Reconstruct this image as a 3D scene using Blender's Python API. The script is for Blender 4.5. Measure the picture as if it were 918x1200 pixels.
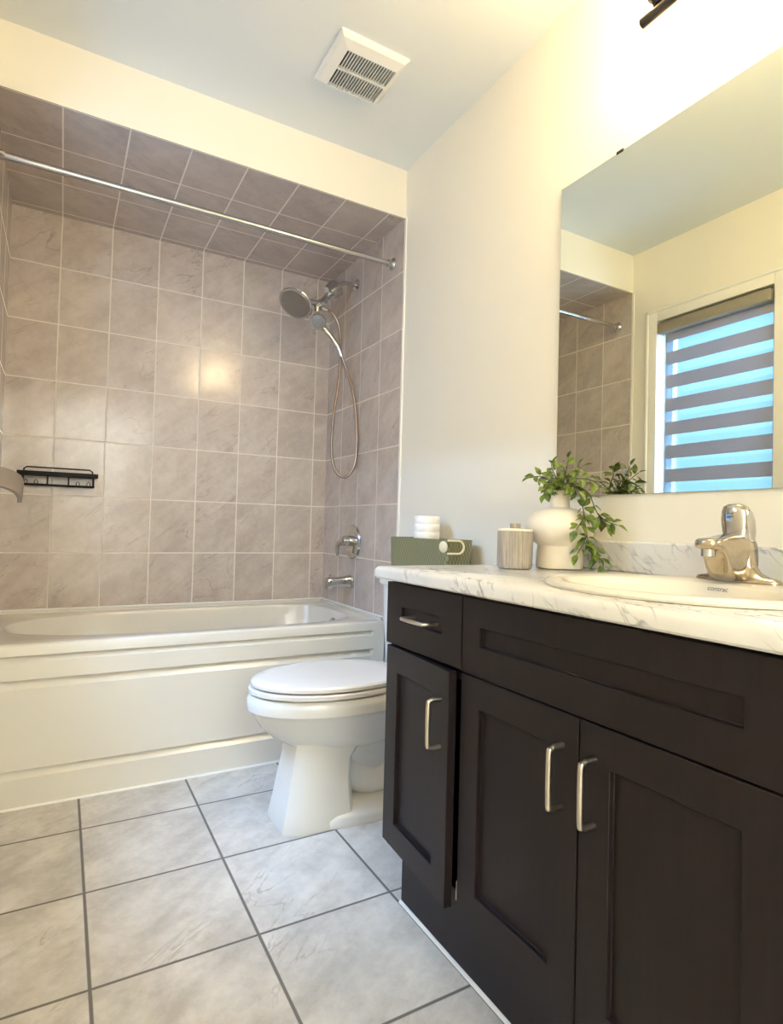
import bpy, bmesh, math, random
from mathutils import Vector, Matrix
random.seed(7)
S = bpy.context.scene
for o in list(bpy.data.objects):
    bpy.data.objects.remove(o)
COL = S.collection

# ------------------------------------------------------------------ camera, sky, lights, exposure
cam_d = bpy.data.cameras.new('camera')
cam = bpy.data.objects.new('camera', cam_d)
COL.objects.link(cam)
cam_d.sensor_fit = 'HORIZONTAL'
cam_d.sensor_width = 36.0
cam_d.lens = 683.99 / 918 * 36.0
cam_d.clip_start = 0.02
R_ = Vector((0.87017253, -0.49204, 0.02638946))
U_ = Vector((-0.03468248, -0.00773707, 0.99936843))
F_ = Vector((0.49152507, 0.87053821, 0.02379775))
M = Matrix((( R_.x, U_.x, -F_.x, -1.2827), (R_.y, U_.y, -F_.y, -3.0268), (R_.z, U_.z, -F_.z, 0.9679), (0, 0, 0, 1)))
cam.matrix_world = M
S.camera = cam

world = bpy.data.worlds.new('sky')
S.world = world
world.use_nodes = True
bg = world.node_tree.nodes['Background']
bg.inputs[0].default_value = (0.33, 0.70, 1.0, 1)
bg.inputs[1].default_value = 0.50

def area(name, loc, direction, sx, sy, power, color):
    l = bpy.data.lights.new(name, 'AREA')
    l.shape = 'RECTANGLE'; l.size = sx; l.size_y = sy; l.energy = power; l.color = color
    o = bpy.data.objects.new(name, l); COL.objects.link(o)
    o.location = loc
    o.rotation_euler = Vector(direction).to_track_quat('-Z', 'Y').to_euler()
    return o
area('daylight_high', (-2.7, -1.25, 3.15), (1, 0.0, -0.95), 1.6, 1.2, 260, (0.33, 0.58, 1.0))
area('daylight_side', (-1.98, -1.95, 1.45), (1, 0.12, -0.02), 1.0, 1.8, 58, (0.33, 0.58, 1.0))
area('hall_fill', (-0.98, -4.1, 2.35), (0, -1, -0.35), 1.6, 0.5, 62, (0.82, 0.91, 1.0))  # added fill lamp behind the camera, bounced off the hall walls

S.view_settings.view_transform = 'Standard'
S.view_settings.look = 'None'
S.view_settings.gamma = 1.0
S.view_settings.use_curve_mapping = False
S.view_settings.exposure = 1.34
LAMP_POWER = 23.0
S.cycles.use_denoising = True
S.cycles.max_bounces = 10
S.cycles.diffuse_bounces = 6
S.cycles.glossy_bounces = 6
S.cycles.transparent_max_bounces = 12
S.cycles.caustics_reflective = False
S.cycles.caustics_refractive = False
S.cycles.sample_clamp_indirect = 6.0

# ------------------------------------------------------------------ room measures
W = 1.524
CEIL = 2.545
SOF = 2.3305
SOFY = -0.816
NEAR = -3.75
VX = 1.0

# ------------------------------------------------------------------ node helpers
class NT:
    def __init__(self, name):
        self.m = bpy.data.materials.new(name); self.m.use_nodes = True
        self.t = self.m.node_tree; self.b = self.t.nodes['Principled BSDF']
    def n(self, kind, **kw):
        x = self.t.nodes.new(kind)
        for k, v in kw.items(): setattr(x, k, v)
        return x
    def l(self, a, b): self.t.links.new(a, b)
    def put(self, inp, v):
        if hasattr(v, 'node'): self.l(v, inp)
        else: inp.default_value = v
    def math(self, op, a, b=0.0, c=0.0, clamp=False):
        x = self.n('ShaderNodeMath', operation=op, use_clamp=clamp)
        self.put(x.inputs[0], a); self.put(x.inputs[1], b); self.put(x.inputs[2], c)
        return x.outputs[0]
    def vec(self, op, a, b=(0, 0, 0)):
        x = self.n('ShaderNodeVectorMath', operation=op)
        self.put(x.inputs[0], a)
        if op == 'SCALE': self.put(x.inputs[3], b)
        else: self.put(x.inputs[1], b)
        return x.outputs[0]
    def noise(self, v, scale, detail=4.0, rough=0.55, dist=0.0):
        x = self.n('ShaderNodeTexNoise'); self.put(x.inputs['Vector'], v)
        x.inputs['Scale'].default_value = scale; x.inputs['Detail'].default_value = detail
        x.inputs['Roughness'].default_value = rough; x.inputs['Distortion'].default_value = dist
        return x.outputs['Fac']
    def ramp(self, f, a, b, c0=0.0, c1=1.0):
        x = self.n('ShaderNodeMapRange', clamp=True); self.put(x.inputs[0], f)
        for i, v in enumerate((a, b, c0, c1)): x.inputs[i + 1].default_value = v
        return x.outputs[0]
    def mix(self, f, a, b):
        x = self.n('ShaderNodeMix', data_type='RGBA'); self.put(x.inputs[0], f)
        self.put(x.inputs[6], a); self.put(x.inputs[7], b)
        return x.outputs[2]
    def pos(self): return self.n('ShaderNodeNewGeometry').outputs['Position']
    def obj(self): return self.n('ShaderNodeTexCoord').outputs['Object']
    def mapv(self, v, rot=(0, 0, 0), scale=(1, 1, 1)):
        x = self.n('ShaderNodeMapping'); self.put(x.inputs[0], v)
        x.inputs['Rotation'].default_value = rot; x.inputs['Scale'].default_value = scale
        return x.outputs[0]
    def streak(self, v, d, along, across):
        d = Vector(d).normalized(); e1 = d.cross(Vector((0.31, 0.52, 0.79))).normalized(); e2 = d.cross(e1)
        cx = self.n('ShaderNodeCombineXYZ')
        for i, (ax, k) in enumerate(((d, along), (e1, across), (e2, across))):
            x = self.n('ShaderNodeVectorMath', operation='DOT_PRODUCT'); self.put(x.inputs[0], v); x.inputs[1].default_value = ax
            self.l(self.math('MULTIPLY', x.outputs['Value'], k), cx.inputs[i])
        return cx.outputs[0]
    def bump(self, h, strength, dist, normal=None):
        x = self.n('ShaderNodeBump'); self.put(x.inputs['Height'], h)
        x.inputs['Strength'].default_value = strength; x.inputs['Distance'].default_value = dist
        if normal is not None: self.l(normal, x.inputs['Normal'])
        self.l(x.outputs[0], self.b.inputs['Normal'])

def c4(c): return (c[0], c[1], c[2], 1.0)
def srgb(r, g, b):
    f = lambda v: v / 12.92 if v <= 0.04045 else ((v + 0.055) / 1.055) ** 2.4
    return tuple(f(x / 255.0) for x in (r, g, b))

def plain(name, col, rough=0.5, metal=0.0, vary=0.04, scale=8.0, coat=0.0, spec=0.5, bump=0.0, bscale=80.0):
    k = NT(name)
    f = k.noise(k.obj(), scale, 3.0)
    d = tuple(max(0, x * (1 - vary)) for x in col); e = tuple(min(1, x * (1 + vary)) for x in col)
    k.l(k.mix(f, c4(d), c4(e)), k.b.inputs['Base Color'])
    k.b.inputs['Roughness'].default_value = rough
    k.b.inputs['Metallic'].default_value = metal
    k.b.inputs['Coat Weight'].default_value = coat
    k.b.inputs['Coat Roughness'].default_value = 0.05
    k.b.inputs['Specular IOR Level'].default_value = spec
    if bump: k.bump(k.noise(k.obj(), bscale, 3.0), bump, 0.001)
    return k.m

def tile(name, au, av, su, sv, ou, ov, gw, ca, cb, cv, cg, rough, diag, vein=0.6, tilt=0.0, nscale=7.0, spec=0.5):
    k = NT(name)
    p = k.pos()
    s = k.n('ShaderNodeSeparateXYZ'); k.l(p, s.inputs[0])
    def cell(ax, size, off):
        u = k.math('DIVIDE', k.math('SUBTRACT', s.outputs[ax], off), size)
        fr = k.math('FRACT', u); fl = k.math('FLOOR', u)
        d = k.math('MULTIPLY', k.math('MINIMUM', fr, k.math('SUBTRACT', 1.0, fr)), size)
        return d, fl
    du, iu = cell(au, su, ou); dv, iv = cell(av, sv, ov)
    d = k.math('MINIMUM', du, dv)
    mask = k.ramp(d, gw * 0.35, gw * 0.65)                     # 0 in the joint, 1 on the tile
    cx = k.n('ShaderNodeCombineXYZ'); k.l(iu, cx.inputs[0]); k.l(iv, cx.inputs[1])
    wn = k.n('ShaderNodeTexWhiteNoise', noise_dimensions='3D'); k.l(cx.outputs[0], wn.inputs['Vector'])
    q = k.vec('ADD', p, k.vec('SCALE', wn.outputs['Color'], 9.0))
    base = k.noise(q, nscale, 9.0, 0.62, 0.4)
    st = k.streak(q, diag, 1.0, 4.2)
    cloud = k.noise(st, 3.0, 6.0, 0.6, 0.3)
    f = k.ramp(k.math('ADD', k.math('MULTIPLY', base, 0.55), k.math('MULTIPLY', cloud, 0.45)), 0.36, 0.64)
    f = k.math('ADD', f, k.math('MULTIPLY', k.math('SUBTRACT', wn.outputs['Value'], 0.5), 0.25), clamp=True)
    fine = k.noise(q, 38.0, 6.0, 0.7)
    f = k.math('ADD', f, k.math('MULTIPLY', k.math('SUBTRACT', fine, 0.5), 1.1), clamp=True)
    col = k.mix(f, c4(ca), c4(cb))
    vn = k.noise(st, 1.7, 7.0, 0.55, 1.2)
    ridge = k.ramp(k.math('ABSOLUTE', k.math('SUBTRACT', vn, 0.53)), 0.0, 0.012, 1.0, 0.0)
    gate = k.ramp(k.noise(q, 3.0, 3.0), 0.47, 0.6)
    col = k.mix(k.math('MULTIPLY', k.math('MULTIPLY', ridge, gate), vein), col, c4(cv))
    col = k.mix(mask, c4(cg), col)
    k.l(col, k.b.inputs['Base Color'])
    k.l(k.ramp(mask, 0, 1, 0.75, rough), k.b.inputs['Roughness'])
    k.b.inputs['Specular IOR Level'].default_value = spec
    nrm = None
    if tilt:
        g = k.n('ShaderNodeNewGeometry').outputs['Normal']
        j = k.vec('SCALE', k.vec('SUBTRACT', wn.outputs['Color'], (0.5, 0.5, 0.5)), tilt)
        nrm = k.vec('NORMALIZE', k.vec('ADD', g, j))
    k.bump(mask, 0.5, 0.0015, nrm)
    return k.m

def marble(name):
    k = NT(name)
    p = k.pos()
    st = k.streak(p, (-0.35, -0.72, -0.55), 1.0, 6.0)
    vn = k.noise(st, 2.6, 3.0, 0.5, 0.3)
    r1 = k.ramp(k.math('ABSOLUTE', k.math('SUBTRACT', vn, 0.5)), 0.0, 0.030, 1.0, 0.0)
    vm = k.noise(k.streak(p, (-0.30, -0.70, -0.62), 1.0, 8.0), 4.0, 3.5, 0.5, 0.3)
    r2 = k.ramp(k.math('ABSOLUTE', k.math('SUBTRACT', vm, 0.52)), 0.0, 0.022, 0.7, 0.0)
    gate = k.ramp(k.noise(p, 6.5, 3.0), 0.44, 0.58)
    v = k.math('MULTIPLY', k.math('MAXIMUM', r1, r2), gate)
    soft = k.ramp(k.noise(st, 1.6, 5.0), 0.45, 0.7)
    col = k.mix(soft, c4(srgb(228, 226, 221)), c4(srgb(214, 212, 210)))
    col = k.mix(k.math('MULTIPLY', v, 0.8), col, c4(srgb(135, 135, 142)))
    k.l(col, k.b.inputs['Base Color'])
    k.b.inputs['Roughness'].default_value = 0.17
    return k.m

def wood(name):
    k = NT(name)
    p = k.obj()
    g = k.noise(k.mapv(p, (0, 0, 0), (30, 30, 2.0)), 3.0, 6.0, 0.6, 0.3)
    f = k.noise(k.mapv(p, (0, 0, 0), (160, 160, 6.0)), 2.0, 3.0)
    col = k.mix(g, c4(srgb(22, 17, 19)), c4(srgb(37, 29, 31)))
    k.l(col, k.b.inputs['Base Color'])
    k.b.inputs['Roughness'].default_value = 0.42
    k.b.inputs['Specular IOR Level'].default_value = 0.28
    k.bump(f, 0.12, 0.0006)
    return k.m

def driftwood(name):
    k = NT(name)
    p = k.obj()
    s = k.n('ShaderNodeSeparateXYZ'); k.l(p, s.inputs[0])
    g = k.noise(k.mapv(p, (0, 0, 0), (90, 90, 4.0)), 2.0, 5.0, 0.7)
    a = k.math('ARCTAN2', s.outputs[1], s.outputs[0])
    gr = k.ramp(k.math('ABSOLUTE', k.math('SUBTRACT', k.math('FRACT', k.math('MULTIPLY', a, 11 / math.pi)), 0.5)), 0.0, 0.06, 0.35, 0.0)
    col = k.mix(k.ramp(g, 0.3, 0.7), c4(srgb(142, 132, 118)), c4(srgb(196, 186, 170)))
    col = k.mix(gr, col, c4(srgb(120, 110, 98)))
    k.l(col, k.b.inputs['Base Color']); k.b.inputs['Roughness'].default_value = 0.7
    return k.m

def basket_mat(name, col):
    k = NT(name)
    p = k.pos(); s = k.n('ShaderNodeSeparateXYZ'); k.l(p, s.inputs[0])
    def wave(x, n): return k.math('SINE', k.math('MULTIPLY', x, n))
    h = k.math('MULTIPLY', wave(k.math('ADD', s.outputs[1], s.outputs[0]), 2 * math.pi / 0.0125), wave(s.outputs[2], 2 * math.pi / 0.030))
    f = k.ramp(h, -0.6, 0.6)
    k.l(k.mix(f, c4(tuple(x * 0.7 for x in col)), c4(tuple(min(1, x * 1.25) for x in col))), k.b.inputs['Base Color'])
    k.b.inputs['Roughness'].default_value = 0.35
    k.bump(f, 0.6, 0.003)
    return k.m

def leafmat(name):
    k = NT(name)
    f = k.noise(k.pos(), 55.0, 2.0)
    col = k.mix(k.ramp(f, 0.35, 0.65), c4(srgb(50, 78, 28)), c4(srgb(124, 142, 44)))
    k.l(col, k.b.inputs['Base Color']); k.b.inputs['Roughness'].default_value = 0.38
    return k.m

def blindmat(name):
    k = NT(name)
    p = k.pos(); s = k.n('ShaderNodeSeparateXYZ'); k.l(p, s.inputs[0])
    u = k.math('FRACT', k.math('DIVIDE', k.math('SUBTRACT', 2.067, s.outputs[2]), 0.1262))
    opaque = k.math('LESS_THAN', u, 0.555)
    weave = k.noise(k.mapv(p, (0, 0, 0), (1, 40, 300)), 4.0, 3.0)
    t = k.t
    dif = k.n('ShaderNodeBsdfDiffuse'); k.l(k.mix(weave, c4(srgb(150, 148, 152)), c4(srgb(186, 184, 190))), dif.inputs[0])
    trl = k.n('ShaderNodeBsdfTranslucent'); trl.inputs[0].default_value = c4(srgb(176, 178, 190))
    m1 = k.n('ShaderNodeMixShader'); m1.inputs[0].default_value = 0.22; k.l(dif.outputs[0], m1.inputs[1]); k.l(trl.outputs[0], m1.inputs[2])
    d2 = k.n('ShaderNodeBsdfTranslucent'); d2.inputs[0].default_value = (0.35, 0.45, 0.55, 1)
    tr = k.n('ShaderNodeBsdfTransparent')
    m2 = k.n('ShaderNodeMixShader'); m2.inputs[0].default_value = 0.97; k.l(d2.outputs[0], m2.inputs[1]); k.l(tr.outputs[0], m2.inputs[2])
    m3 = k.n('ShaderNodeMixShader'); k.l(opaque, m3.inputs[0]); k.l(m2.outputs[0], m3.inputs[1]); k.l(m1.outputs[0], m3.inputs[2])
    k.l(m3.outputs[0], t.nodes['Material Output'].inputs[0])
    return k.m

def glassmat(name):
    k = NT(name)
    tr = k.n('ShaderNodeBsdfTransparent'); gl = k.n('ShaderNodeBsdfGlossy'); gl.inputs['Roughness'].default_value = 0.02
    m = k.n('ShaderNodeMixShader'); m.inputs[0].default_value = 0.05; k.l(tr.outputs[0], m.inputs[1]); k.l(gl.outputs[0], m.inputs[2])
    k.l(m.outputs[0], k.t.nodes['Material Output'].inputs[0])
    return k.m

def emit(name, col, strength):
    k = NT(name)
    k.b.inputs['Base Color'].default_value = c4((0.9, 0.85, 0.75))
    k.b.inputs['Emission Color'].default_value = c4(col); k.b.inputs['Emission Strength'].default_value = strength
    return k.m

TA, TB, TV, TG = srgb(186, 172, 162), srgb(212, 200, 190), srgb(150, 136, 126), srgb(232, 222, 210)
M_ = dict(
    paint=plain('wall_paint', srgb(243, 238, 225), 0.55, vary=0.015, scale=3),
    ceil=plain('ceiling_paint', srgb(226, 230, 230), 0.8, vary=0.012, scale=3),
    white=plain('white_trim', srgb(242, 240, 234), 0.35, vary=0.01),
    acrylic=plain('tub_acrylic', srgb(226, 221, 210), 0.16, vary=0.01, scale=2),
    china=plain('vitreous_china', srgb(222, 220, 215), 0.10, vary=0.008, scale=2),
    seat=plain('seat_plastic', srgb(228, 223, 217), 0.22, vary=0.008, scale=2),
    sinkc=plain('sink_china', srgb(226, 220, 206), 0.10, vary=0.008, scale=2),
    chrome=plain('chrome', (0.58, 0.57, 0.56), 0.07, 1.0, vary=0.03),
    nickel=plain('brushed_nickel', (0.58, 0.53, 0.46), 0.30, 1.0, vary=0.06, scale=40),
    rod=plain('rod_metal', (0.52, 0.51, 0.51), 0.22, 1.0, vary=0.03),
    hose=plain('hose_metal', (0.30, 0.24, 0.21), 0.28, 1.0, vary=0.05),
    bronze=plain('dark_bronze', (0.12, 0.10, 0.08), 0.35, 1.0, vary=0.05),
    black=plain('black_metal', (0.008, 0.008, 0.009), 0.5, 0.0, vary=0.1, spec=0.25),
    nozzle=plain('nozzle_face', (0.30, 0.28, 0.26), 0.3, 0.8, vary=0.2, scale=120),
    dark=plain('dark_gap', (0.02, 0.018, 0.016), 0.8, vary=0.1),
    vase=plain('matte_ceramic', srgb(236, 226, 208), 0.6, vary=0.02, scale=20, bump=0.1),
    paper=plain('tissue_paper', srgb(246, 243, 238), 0.9, vary=0.02, scale=60, bump=0.2, bscale=140),
    stem=plain('plant_stem', srgb(92, 84, 60), 0.6, vary=0.1),
    cream=plain('cream_plastic', srgb(238, 226, 196), 0.4, vary=0.02),
    grey=plain('grey_fabric', srgb(118, 109, 105), 0.75, vary=0.06, scale=60),
    cassette=plain('blind_cassette_fabric', srgb(150, 142, 128), 0.8, vary=0.08, scale=90),
    sash=plain('window_vinyl', srgb(150, 164, 178), 0.4, vary=0.01),
    brown=plain('rim_print', srgb(104, 108, 124), 0.6),
    stained=plain('hard_water_chrome', (0.52, 0.45, 0.36), 0.16, 1.0, vary=0.22, scale=70),
    mirror=plain('mirror_silver', (0.86, 0.89, 0.79), 0.0, 1.0, vary=0.0),
    mirror_edge=plain('mirror_edge', (0.55, 0.62, 0.58), 0.15, 0.6),
    counter=marble('white_marble_laminate'),
    wood=wood('dark_stained_maple'),
    drift=driftwood('grey_wood_grain'),
    weave=basket_mat('green_woven_plastic', srgb(142, 140, 104)),
    leaf=leafmat('leaf_green'),
    blind=blindmat('zebra_fabric'),
    glass=glassmat('clear_glass'),
    shade=emit('lit_shade', (1.0, 0.76, 0.42), LAMP_POWER),
    floor=tile('floor_tile', 0, 1, 0.3533, 0.3533, -1.1988, -0.9653, 0.0072, srgb(182, 175, 167), srgb(222, 215, 207), srgb(150, 138, 126), srgb(112, 107, 102), 0.30, (0.75, 0.55, 0), 0.6, 0.01, 6.0),
    tfar=tile('far_wall_tile', 0, 2, 0.2072, 0.2575, -W + 0.1983, 0.8075, 0.0055, TA, TB, TV, TG, 0.17, (0.8, 0, 0.6), 0.55, 0.022),
    tside=tile('side_wall_tile', 1, 2, 0.2055, 0.2575, -0.2065, 0.8075, 0.0055, TA, TB, TV, TG, 0.17, (0, -0.8, 0.6), 0.55, 0.015),
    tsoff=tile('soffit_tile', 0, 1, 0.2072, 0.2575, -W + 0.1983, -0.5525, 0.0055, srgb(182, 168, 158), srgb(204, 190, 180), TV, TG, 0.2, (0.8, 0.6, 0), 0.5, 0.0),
)

# ------------------------------------------------------------------ mesh helpers
def bm_new(): return bmesh.new()
def wpos(o):
    p = Vector((0, 0, 0))
    while o: p += o.location; o = o.parent
    return p
def obj(name, bm, mat, parent=None, smooth=35, kind=None, label=None, cat=None, group=None, origin=None):
    """links the shapes as ONE mesh object; shapes are given in world coordinates"""
    base = wpos(parent) if parent else Vector(origin or (0, 0, 0))
    for v in bm.verts: v.co -= base
    bmesh.ops.recalc_face_normals(bm, faces=bm.faces)
    for f in bm.faces: f.smooth = smooth > 0
    lim = math.radians(smooth)
    for e in bm.edges:
        if len(e.link_faces) == 2 and e.calc_face_angle(0) > lim: e.smooth = False
    me = bpy.data.meshes.new(name); bm.to_mesh(me); bm.free()
    for m in (mat if isinstance(mat, (list, tuple)) else [mat]): me.materials.append(m)
    o = bpy.data.objects.new(name, me); COL.objects.link(o)
    if parent: o.parent = parent
    elif origin: o.location = base
    tagp(o, label, cat, group, kind)
    return o
def tagp(o, label=None, cat=None, group=None, kind=None):
    if label: o['label'] = label
    if cat: o['category'] = cat
    if group: o['group'] = group
    if kind: o['kind'] = kind
def thing(name, label, cat, loc, group=None):
    o = bpy.data.objects.new(name, None); COL.objects.link(o)
    o.location = loc; o.empty_display_size = 0.05
    tagp(o, label, cat, group)
    return o
def box(bm, x0, x1, y0, y1, z0, z1, bev=0.0, seg=2, mi=0, mat=None):
    g = bmesh.ops.create_cube(bm, size=1.0)
    vs = g['verts']
    for v in vs:
        v.co = Vector(((x0 + x1) / 2 + v.co.x * (x1 - x0), (y0 + y1) / 2 + v.co.y * (y1 - y0), (z0 + z1) / 2 + v.co.z * (z1 - z0)))
    fs = list({f for v in vs for f in v.link_faces})
    for f in fs: f.material_index = mi
    if bev:
        es = list({e for v in vs for e in v.link_edges})
        r = bmesh.ops.bevel(bm, geom=es, offset=bev, segments=seg, affect='EDGES', profile=0.5)
        vs = list({v for f in r['faces'] for v in f.verts})
        for f in r['faces']: f.material_index = mi
    if mat is not None:
        for v in vs: v.co = mat @ v.co
    return vs
def loft(bm, rings, cap0=True, cap1=True, close=True, mi=0):
    rr = [[bm.verts.new(p) for p in r] for r in rings]
    n = len(rr[0])
    for a, b in zip(rr, rr[1:]):
        for i in range(n if close else n - 1):
            j = (i + 1) % n
            try: bm.faces.new((a[i], a[j], b[j], b[i])).material_index = mi
            except ValueError: pass
    if cap0: bm.faces.new(rr[0][::-1]).material_index = mi
    if cap1: bm.faces.new(rr[-1]).material_index = mi
    return rr
def lathe(bm, prof, c, axis=(0, 0, 1), n=40, cap0=True, cap1=True, mi=0):
    q = Vector(axis).normalized().to_track_quat('Z', 'Y'); c = Vector(c)
    rings = [[c + q @ Vector((max(r, 1e-5) * math.cos(2 * math.pi * i / n), max(r, 1e-5) * math.sin(2 * math.pi * i / n), h)) for i in range(n)] for r, h in prof]
    loft(bm, rings, cap0, cap1, mi=mi)
def catmull(P, k=8):
    P = [Vector(p) for p in P]; out = []
    for i in range(len(P) - 1):
        a, b, c, d = P[max(i - 1, 0)], P[i], P[i + 1], P[min(i + 2, len(P) - 1)]
        for s in range(k):
            t = s / k
            out.append(0.5 * ((2 * b) + (c - a) * t + (2 * a - 5 * b + 4 * c - d) * t * t + (3 * b - a - 3 * c + d) * t ** 3))
    out.append(P[-1]); return out
def tube(bm, P, r, n=12, smoothk=0, cap=True, mi=0):
    P = catmull(P, smoothk) if smoothk else [Vector(p) for p in P]
    rs = r if isinstance(r, (list, tuple)) else None
    rings = []; up = None
    for i, p in enumerate(P):
        t = (P[min(i + 1, len(P) - 1)] - P[max(i - 1, 0)]).normalized()
        if up is None:
            up = Vector((0, 0, 1)) if abs(t.z) < 0.9 else Vector((1, 0, 0))
        up = (up - t * up.dot(t)).normalized(); sd = t.cross(up)
        if rs:
            u = i / (len(P) - 1) * (len(rs) - 1); k = min(int(u), len(rs) - 2); rad = rs[k] + (rs[k + 1] - rs[k]) * (u - k)
        else: rad = r
        rings.append([p + up * rad * math.cos(2 * math.pi * j / n) + sd * rad * math.sin(2 * math.pi * j / n) for j in range(n)])
    loft(bm, rings, cap, cap, mi=mi)
def sup(cx, cy, a, b, z, n=64, e=2.0, front=None):
    """superellipse ring at height z; front = half length towards -x when it differs"""
    out = []
    for i in range(n):
        t = 2 * math.pi * i / n; c, s = math.cos(t), math.sin(t)
        A = (front if front and c < 0 else a)
        out.append(Vector((cx + A * math.copysign(abs(c) ** (2 / e), c), cy + b * math.copysign(abs(s) ** (2 / e), s), z)))
    return out

# ------------------------------------------------------------------ room shell
b = bm_new(); box(b, -W - 0.1, 0.1, NEAR - 0.1, 0.1, -0.1, 0.0)
obj('floor', b, M_['floor'], kind='structure', label='pale grey stone-look square floor tiles with dark grout')
b = bm_new(); box(b, -W - 0.1, 0.1, NEAR - 0.1, 0.1, CEIL, CEIL + 0.1)
obj('ceiling', b, M_['ceil'], kind='structure', label='smooth white ceiling')
b = bm_new(); box(b, -W - 0.1, 0.1, 0.0, 0.1, 0, CEIL)
obj('wall_far', b, M_['tfar'], kind='structure', label='beige tiled wall behind the bathtub')
b = bm_new(); box(b, 0.0, 0.1, NEAR - 0.1, 0, 0, CEIL)
obj('wall_right', b, M_['paint'], kind='structure', label='cream painted wall behind toilet and vanity')
b = bm_new(); box(b, -0.006, 0.0, SOFY, -0.0005, 0.535, SOF, 0.0)
obj('wall_right_tile', b, M_['tside'], kind='structure', label='beige tiled shower wall with the chrome fittings')
b = bm_new(); box(b, -W, -W + 0.006, SOFY, -0.0005, 0.535, SOF, 0.0)
obj('wall_left_tile', b, M_['tside'], kind='structure', label='beige tiled wall at the left end of the tub')
b = bm_new(); box(b, -0.0075, 0.0, SOFY - 0.014, SOFY, 0.0, SOF, 0.002)
obj('trim_1', b, M_['white'], kind='structure', label='white edge strip beside the shower tile')
b = bm_new(); box(b, -W, -W + 0.0075, SOFY - 0.014, SOFY, 0.0, SOF, 0.002)
obj('trim_2', b, M_['white'], kind='structure', label='white edge strip beside the left wall tile')
# wall left with the window opening
WY0, WY1, WZ0, WZ1 = -1.585, -0.985, 0.90, 2.115
b = bm_new()
for (y0, y1, z0, z1) in ((NEAR - 0.1, WY0, 0, CEIL), (WY1, 0.0, 0, CEIL), (WY0, WY1, 0, WZ0), (WY0, WY1, WZ1, CEIL)):
    box(b, -W - 0.12, -W, y0, y1, z0, z1)
obj('wall_left', b, M_['paint'], kind='structure', label='cream painted wall with the window')
b = bm_new()
for (x0, x1, z0, z1) in ((-W - 0.1, -1.42, 0, CEIL), (-0.56, 0.1, 0, CEIL), (-1.42, -0.56, 2.06, CEIL)):  # doorway gap added to let the hall fill light in
    box(b, x0, x1, NEAR - 0.1, NEAR, z0, z1)
obj('wall_near', b, M_['paint'], kind='structure', label='cream painted wall opposite the bathtub')
b = bm_new()  # unseen hall shell added to bounce the fill lamp and keep the sky out
box(b, -2.1, 0.6, -5.1, -5.0, 0, CEIL); box(b, -2.2, -2.1, -5.1, NEAR - 0.1, 0, CEIL); box(b, 0.6, 0.7, -5.1, NEAR - 0.1, 0, CEIL)
box(b, -2.2, -W - 0.1, NEAR - 0.2, NEAR - 0.1, 0, CEIL); box(b, 0.1, 0.7, NEAR - 0.2, NEAR - 0.1, 0, CEIL)
obj('wall_fill_hall', b, M_['paint'], kind='structure', label='added pale hall walls bouncing fill light through the doorway')
b = bm_new(); box(b, -2.2, 0.7, -5.1, NEAR - 0.1, -0.1, 0.0)
obj('floor_fill_hall', b, M_['floor'], kind='structure')
b = bm_new(); box(b, -2.2, 0.7, -5.1, NEAR - 0.1, CEIL, CEIL + 0.1)
obj('ceiling_fill_hall', b, M_['ceil'], kind='structure')
# soffit over the tub: painted front, tiled underside
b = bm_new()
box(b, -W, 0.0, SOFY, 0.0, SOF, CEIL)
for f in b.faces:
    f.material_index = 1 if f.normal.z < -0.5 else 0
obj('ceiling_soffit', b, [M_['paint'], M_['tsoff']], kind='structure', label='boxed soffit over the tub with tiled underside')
# baseboards
b = bm_new(); box(b, -0.012, 0, -1.72, SOFY - 0.014, 0, 0.09, 0.004)
obj('baseboard_right', b, M_['white'], kind='structure')
b = bm_new(); box(b, -W, -W + 0.012, NEAR, SOFY - 0.014, 0, 0.09, 0.004)
obj('baseboard_left', b, M_['white'], kind='structure')
b = bm_new(); tube(b, [(-W + 0.001, -0.7335, 0.001), (-0.002, -0.7335, 0.001)], 0.006, 8)
obj('trim_3', b, M_['white'], kind='structure', label='white caulk line between tub and floor')
b = bm_new(); tube(b, [(-0.489, -1.722, 0.0015), (-0.489, -3.0, 0.0015)], 0.0055, 8)
obj('trim_4', b, M_['white'], kind='structure', label='white caulk line along the vanity base')
b = bm_new(); tube(b, [(-W + 0.008, -0.004, 0.556), (-0.008, -0.004, 0.556), (-0.008, -0.72, 0.556)], 0.0045, 8)
obj('trim_5', b, M_['white'], kind='structure', label='white caulk line between tub and wall tile')

# window on the left wall (seen in the mirror)
win = bpy.data.objects.new('window_1', None); COL.objects.link(win); win.location = (-W, (WY0 + WY1) / 2, WZ0)
tagp(win, 'white framed window on the left wall', None, None, 'structure')
b = bm_new()
cw = 0.068
for (y0, y1, z0, z1) in ((WY0 - cw, WY0, WZ0 - cw, WZ1 + cw), (WY1, WY1 + cw, WZ0 - cw, WZ1 + cw), (WY0, WY1, WZ1, WZ1 + cw), (WY0, WY1, WZ0 - cw, WZ0)):
    box(b, -W - 0.001, -W + 0.014, y0, y1, z0, z1, 0.003)
    inn = 0.020
for (y0, y1, z0, z1) in ((WY0 - cw, WY0 - cw + 0.018, WZ0 - cw, WZ1 + cw), (WY1 + cw - 0.018, WY1 + cw, WZ0 - cw, WZ1 + cw), (WY0 - cw, WY1 + cw, WZ1 + cw - 0.018, WZ1 + cw), (WY0 - cw, WY1 + cw, WZ0 - cw, WZ0 - cw + 0.018)):
    box(b, -W, -W + 0.021, y0, y1, z0, z1, 0.005)
obj('window_casing', b, M_['white'], win)
b = bm_new()
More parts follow.
